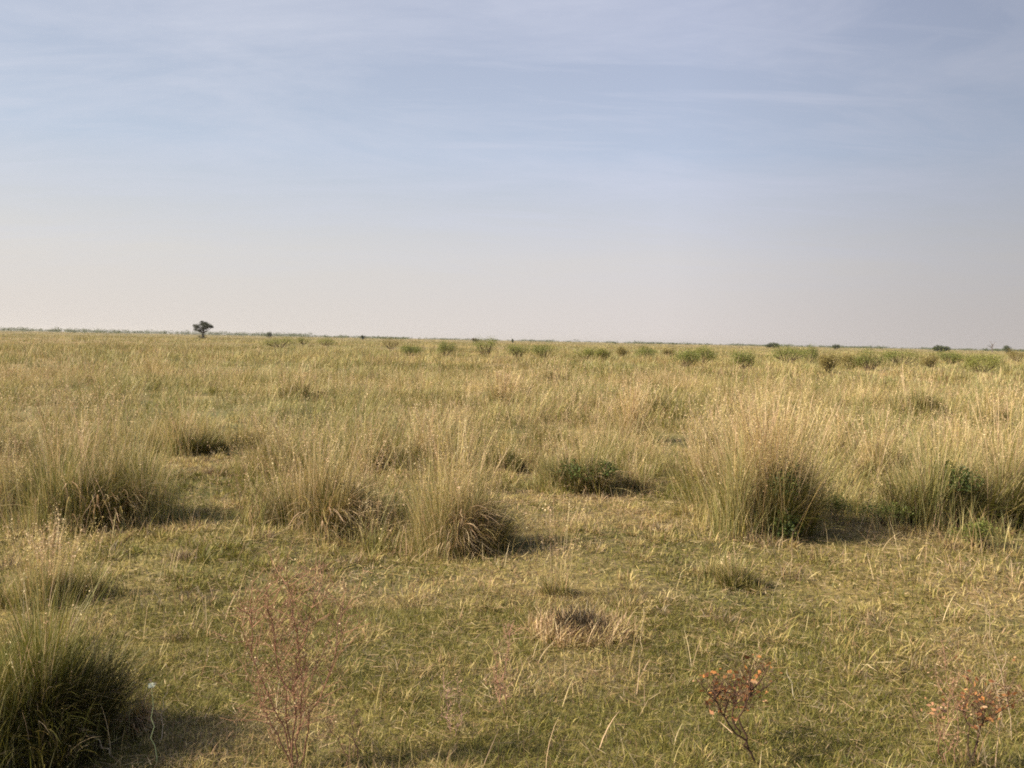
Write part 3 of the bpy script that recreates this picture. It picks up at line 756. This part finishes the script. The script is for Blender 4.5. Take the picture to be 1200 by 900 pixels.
side = ramp(md.outputs[0], [(.08, (.6, .6, .6)), (.22, (.79, .79, .795)), (.34, (1.02, 1.015, 1.02)), (.55, (1.04, 1.04, 1.01)), (1.0, (1.12, 1.1, 1.04))])
col = mixc(1.0, mixc(vf, hs.outputs[0], veil), side, 'MULTIPLY')
# thin cirrus: stretched noise on a plane high above (direction / height)
mz = N('ShaderNodeMath'); mz.operation = 'ADD'; mz.inputs[1].default_value = .12; Lk(sep.outputs[2], mz.inputs[0])
dv = N('ShaderNodeVectorMath'); dv.operation = 'DIVIDE'; cb = N('ShaderNodeCombineXYZ')
for i in range(3): Lk(mz.outputs[0], cb.inputs[i])
Lk(tc.outputs['Generated'], dv.inputs[0]); Lk(cb.outputs[0], dv.inputs[1])
mp = N('ShaderNodeMapping'); mp.inputs['Rotation'].default_value = (0, 0, R(-30)); mp.inputs['Scale'].default_value = (.5, 1.0, 0); Lk(dv.outputs[0], mp.inputs[0])
cn = N('ShaderNodeTexNoise'); cn.inputs['Scale'].default_value = 1.7; cn.inputs['Detail'].default_value = 7; cn.inputs['Roughness'].default_value = .66; cn.inputs['Distortion'].default_value = .6
Lk(mp.outputs[0], cn.inputs['Vector'])
cr = N('ShaderNodeMapRange'); cr.inputs[1].default_value = .42; cr.inputs[2].default_value = .70; cr.inputs[3].default_value = 0; cr.inputs[4].default_value = .6
Lk(cn.outputs['Fac'], cr.inputs[0])
mp2 = N('ShaderNodeMapping'); mp2.inputs['Rotation'].default_value = (0, 0, R(-52)); mp2.inputs['Scale'].default_value = (.35, 2.1, 0); mp2.inputs['Location'].default_value = (3.1, .7, 0); Lk(dv.outputs[0], mp2.inputs[0])
cn2 = N('ShaderNodeTexNoise'); cn2.inputs['Scale'].default_value = 2.2; cn2.inputs['Detail'].default_value = 8; cn2.inputs['Roughness'].default_value = .62; cn2.inputs['Distortion'].default_value = .35
Lk(mp2.outputs[0], cn2.inputs['Vector'])
c2 = N('ShaderNodeMapRange'); c2.inputs[1].default_value = .5; c2.inputs[2].default_value = .78; c2.inputs[3].default_value = 0; c2.inputs[4].default_value = .75; Lk(cn2.outputs['Fac'], c2.inputs[0])
mxc = N('ShaderNodeMath'); mxc.operation = 'MAXIMUM'; Lk(cr.outputs[0], mxc.inputs[0]); Lk(c2.outputs[0], mxc.inputs[1])
lo = ramp(sep.outputs[2], [(.04, (0, 0, 0)), (.16, (1, 1, 1))])
cm = N('ShaderNodeMath'); cm.operation = 'MULTIPLY'; Lk(mxc.outputs[0], cm.inputs[0]); Lk(lo, cm.inputs[1])
cloud = mixc(1.0, (3.75, 3.95, 4.7, 1), side, 'MULTIPLY')
Lk(mixc(cm.outputs[0], col, cloud), bg.inputs['Color'])

vs = sc.view_settings
sc.display_settings.display_device = 'sRGB'
vs.view_transform = 'Standard'; vs.look = 'None'; vs.gamma = 1; vs.use_curve_mapping = False
vs.exposure = 0.92
sc.cycles.filter_width = 1.9
sc.cycles.max_bounces = 6; sc.cycles.diffuse_bounces = 3; sc.cycles.transmission_bounces = 4; sc.cycles.transparent_max_bounces = 4
sc.cycles.use_denoising = False

# ------------------------------------------------------------------ the hazy air over the plain
bx = bpy.data.meshes.new('haze')
import itertools
vv = [(sx * 5300, sy * 5300, z) for z in (-1.0, 14.0) for sx, sy in ((-1, -1), (1, -1), (1, 1), (-1, 1))]
bx.from_pydata(vv, [], [(3, 2, 1, 0), (4, 5, 6, 7), (0, 1, 5, 4), (1, 2, 6, 5), (2, 3, 7, 6), (3, 0, 4, 7)])
hz = bpy.data.objects.new('haze', bx); COL.objects.link(hz); hz['kind'] = 'stuff'; hz['label'] = 'pale dry haze over the plain'
hm = bpy.data.materials.new('haze_air'); hm.use_nodes = True; hn = hm.node_tree; hn.nodes.clear()
ho = hn.nodes.new('ShaderNodeOutputMaterial'); pv = hn.nodes.new('ShaderNodeVolumePrincipled')
pv.inputs['Color'].default_value = (.86, .84, .84, 1); pv.inputs['Density'].default_value = .00013; pv.inputs['Anisotropy'].default_value = .3
hn.links.new(pv.outputs[0], ho.inputs['Volume']); bx.materials.append(hm)
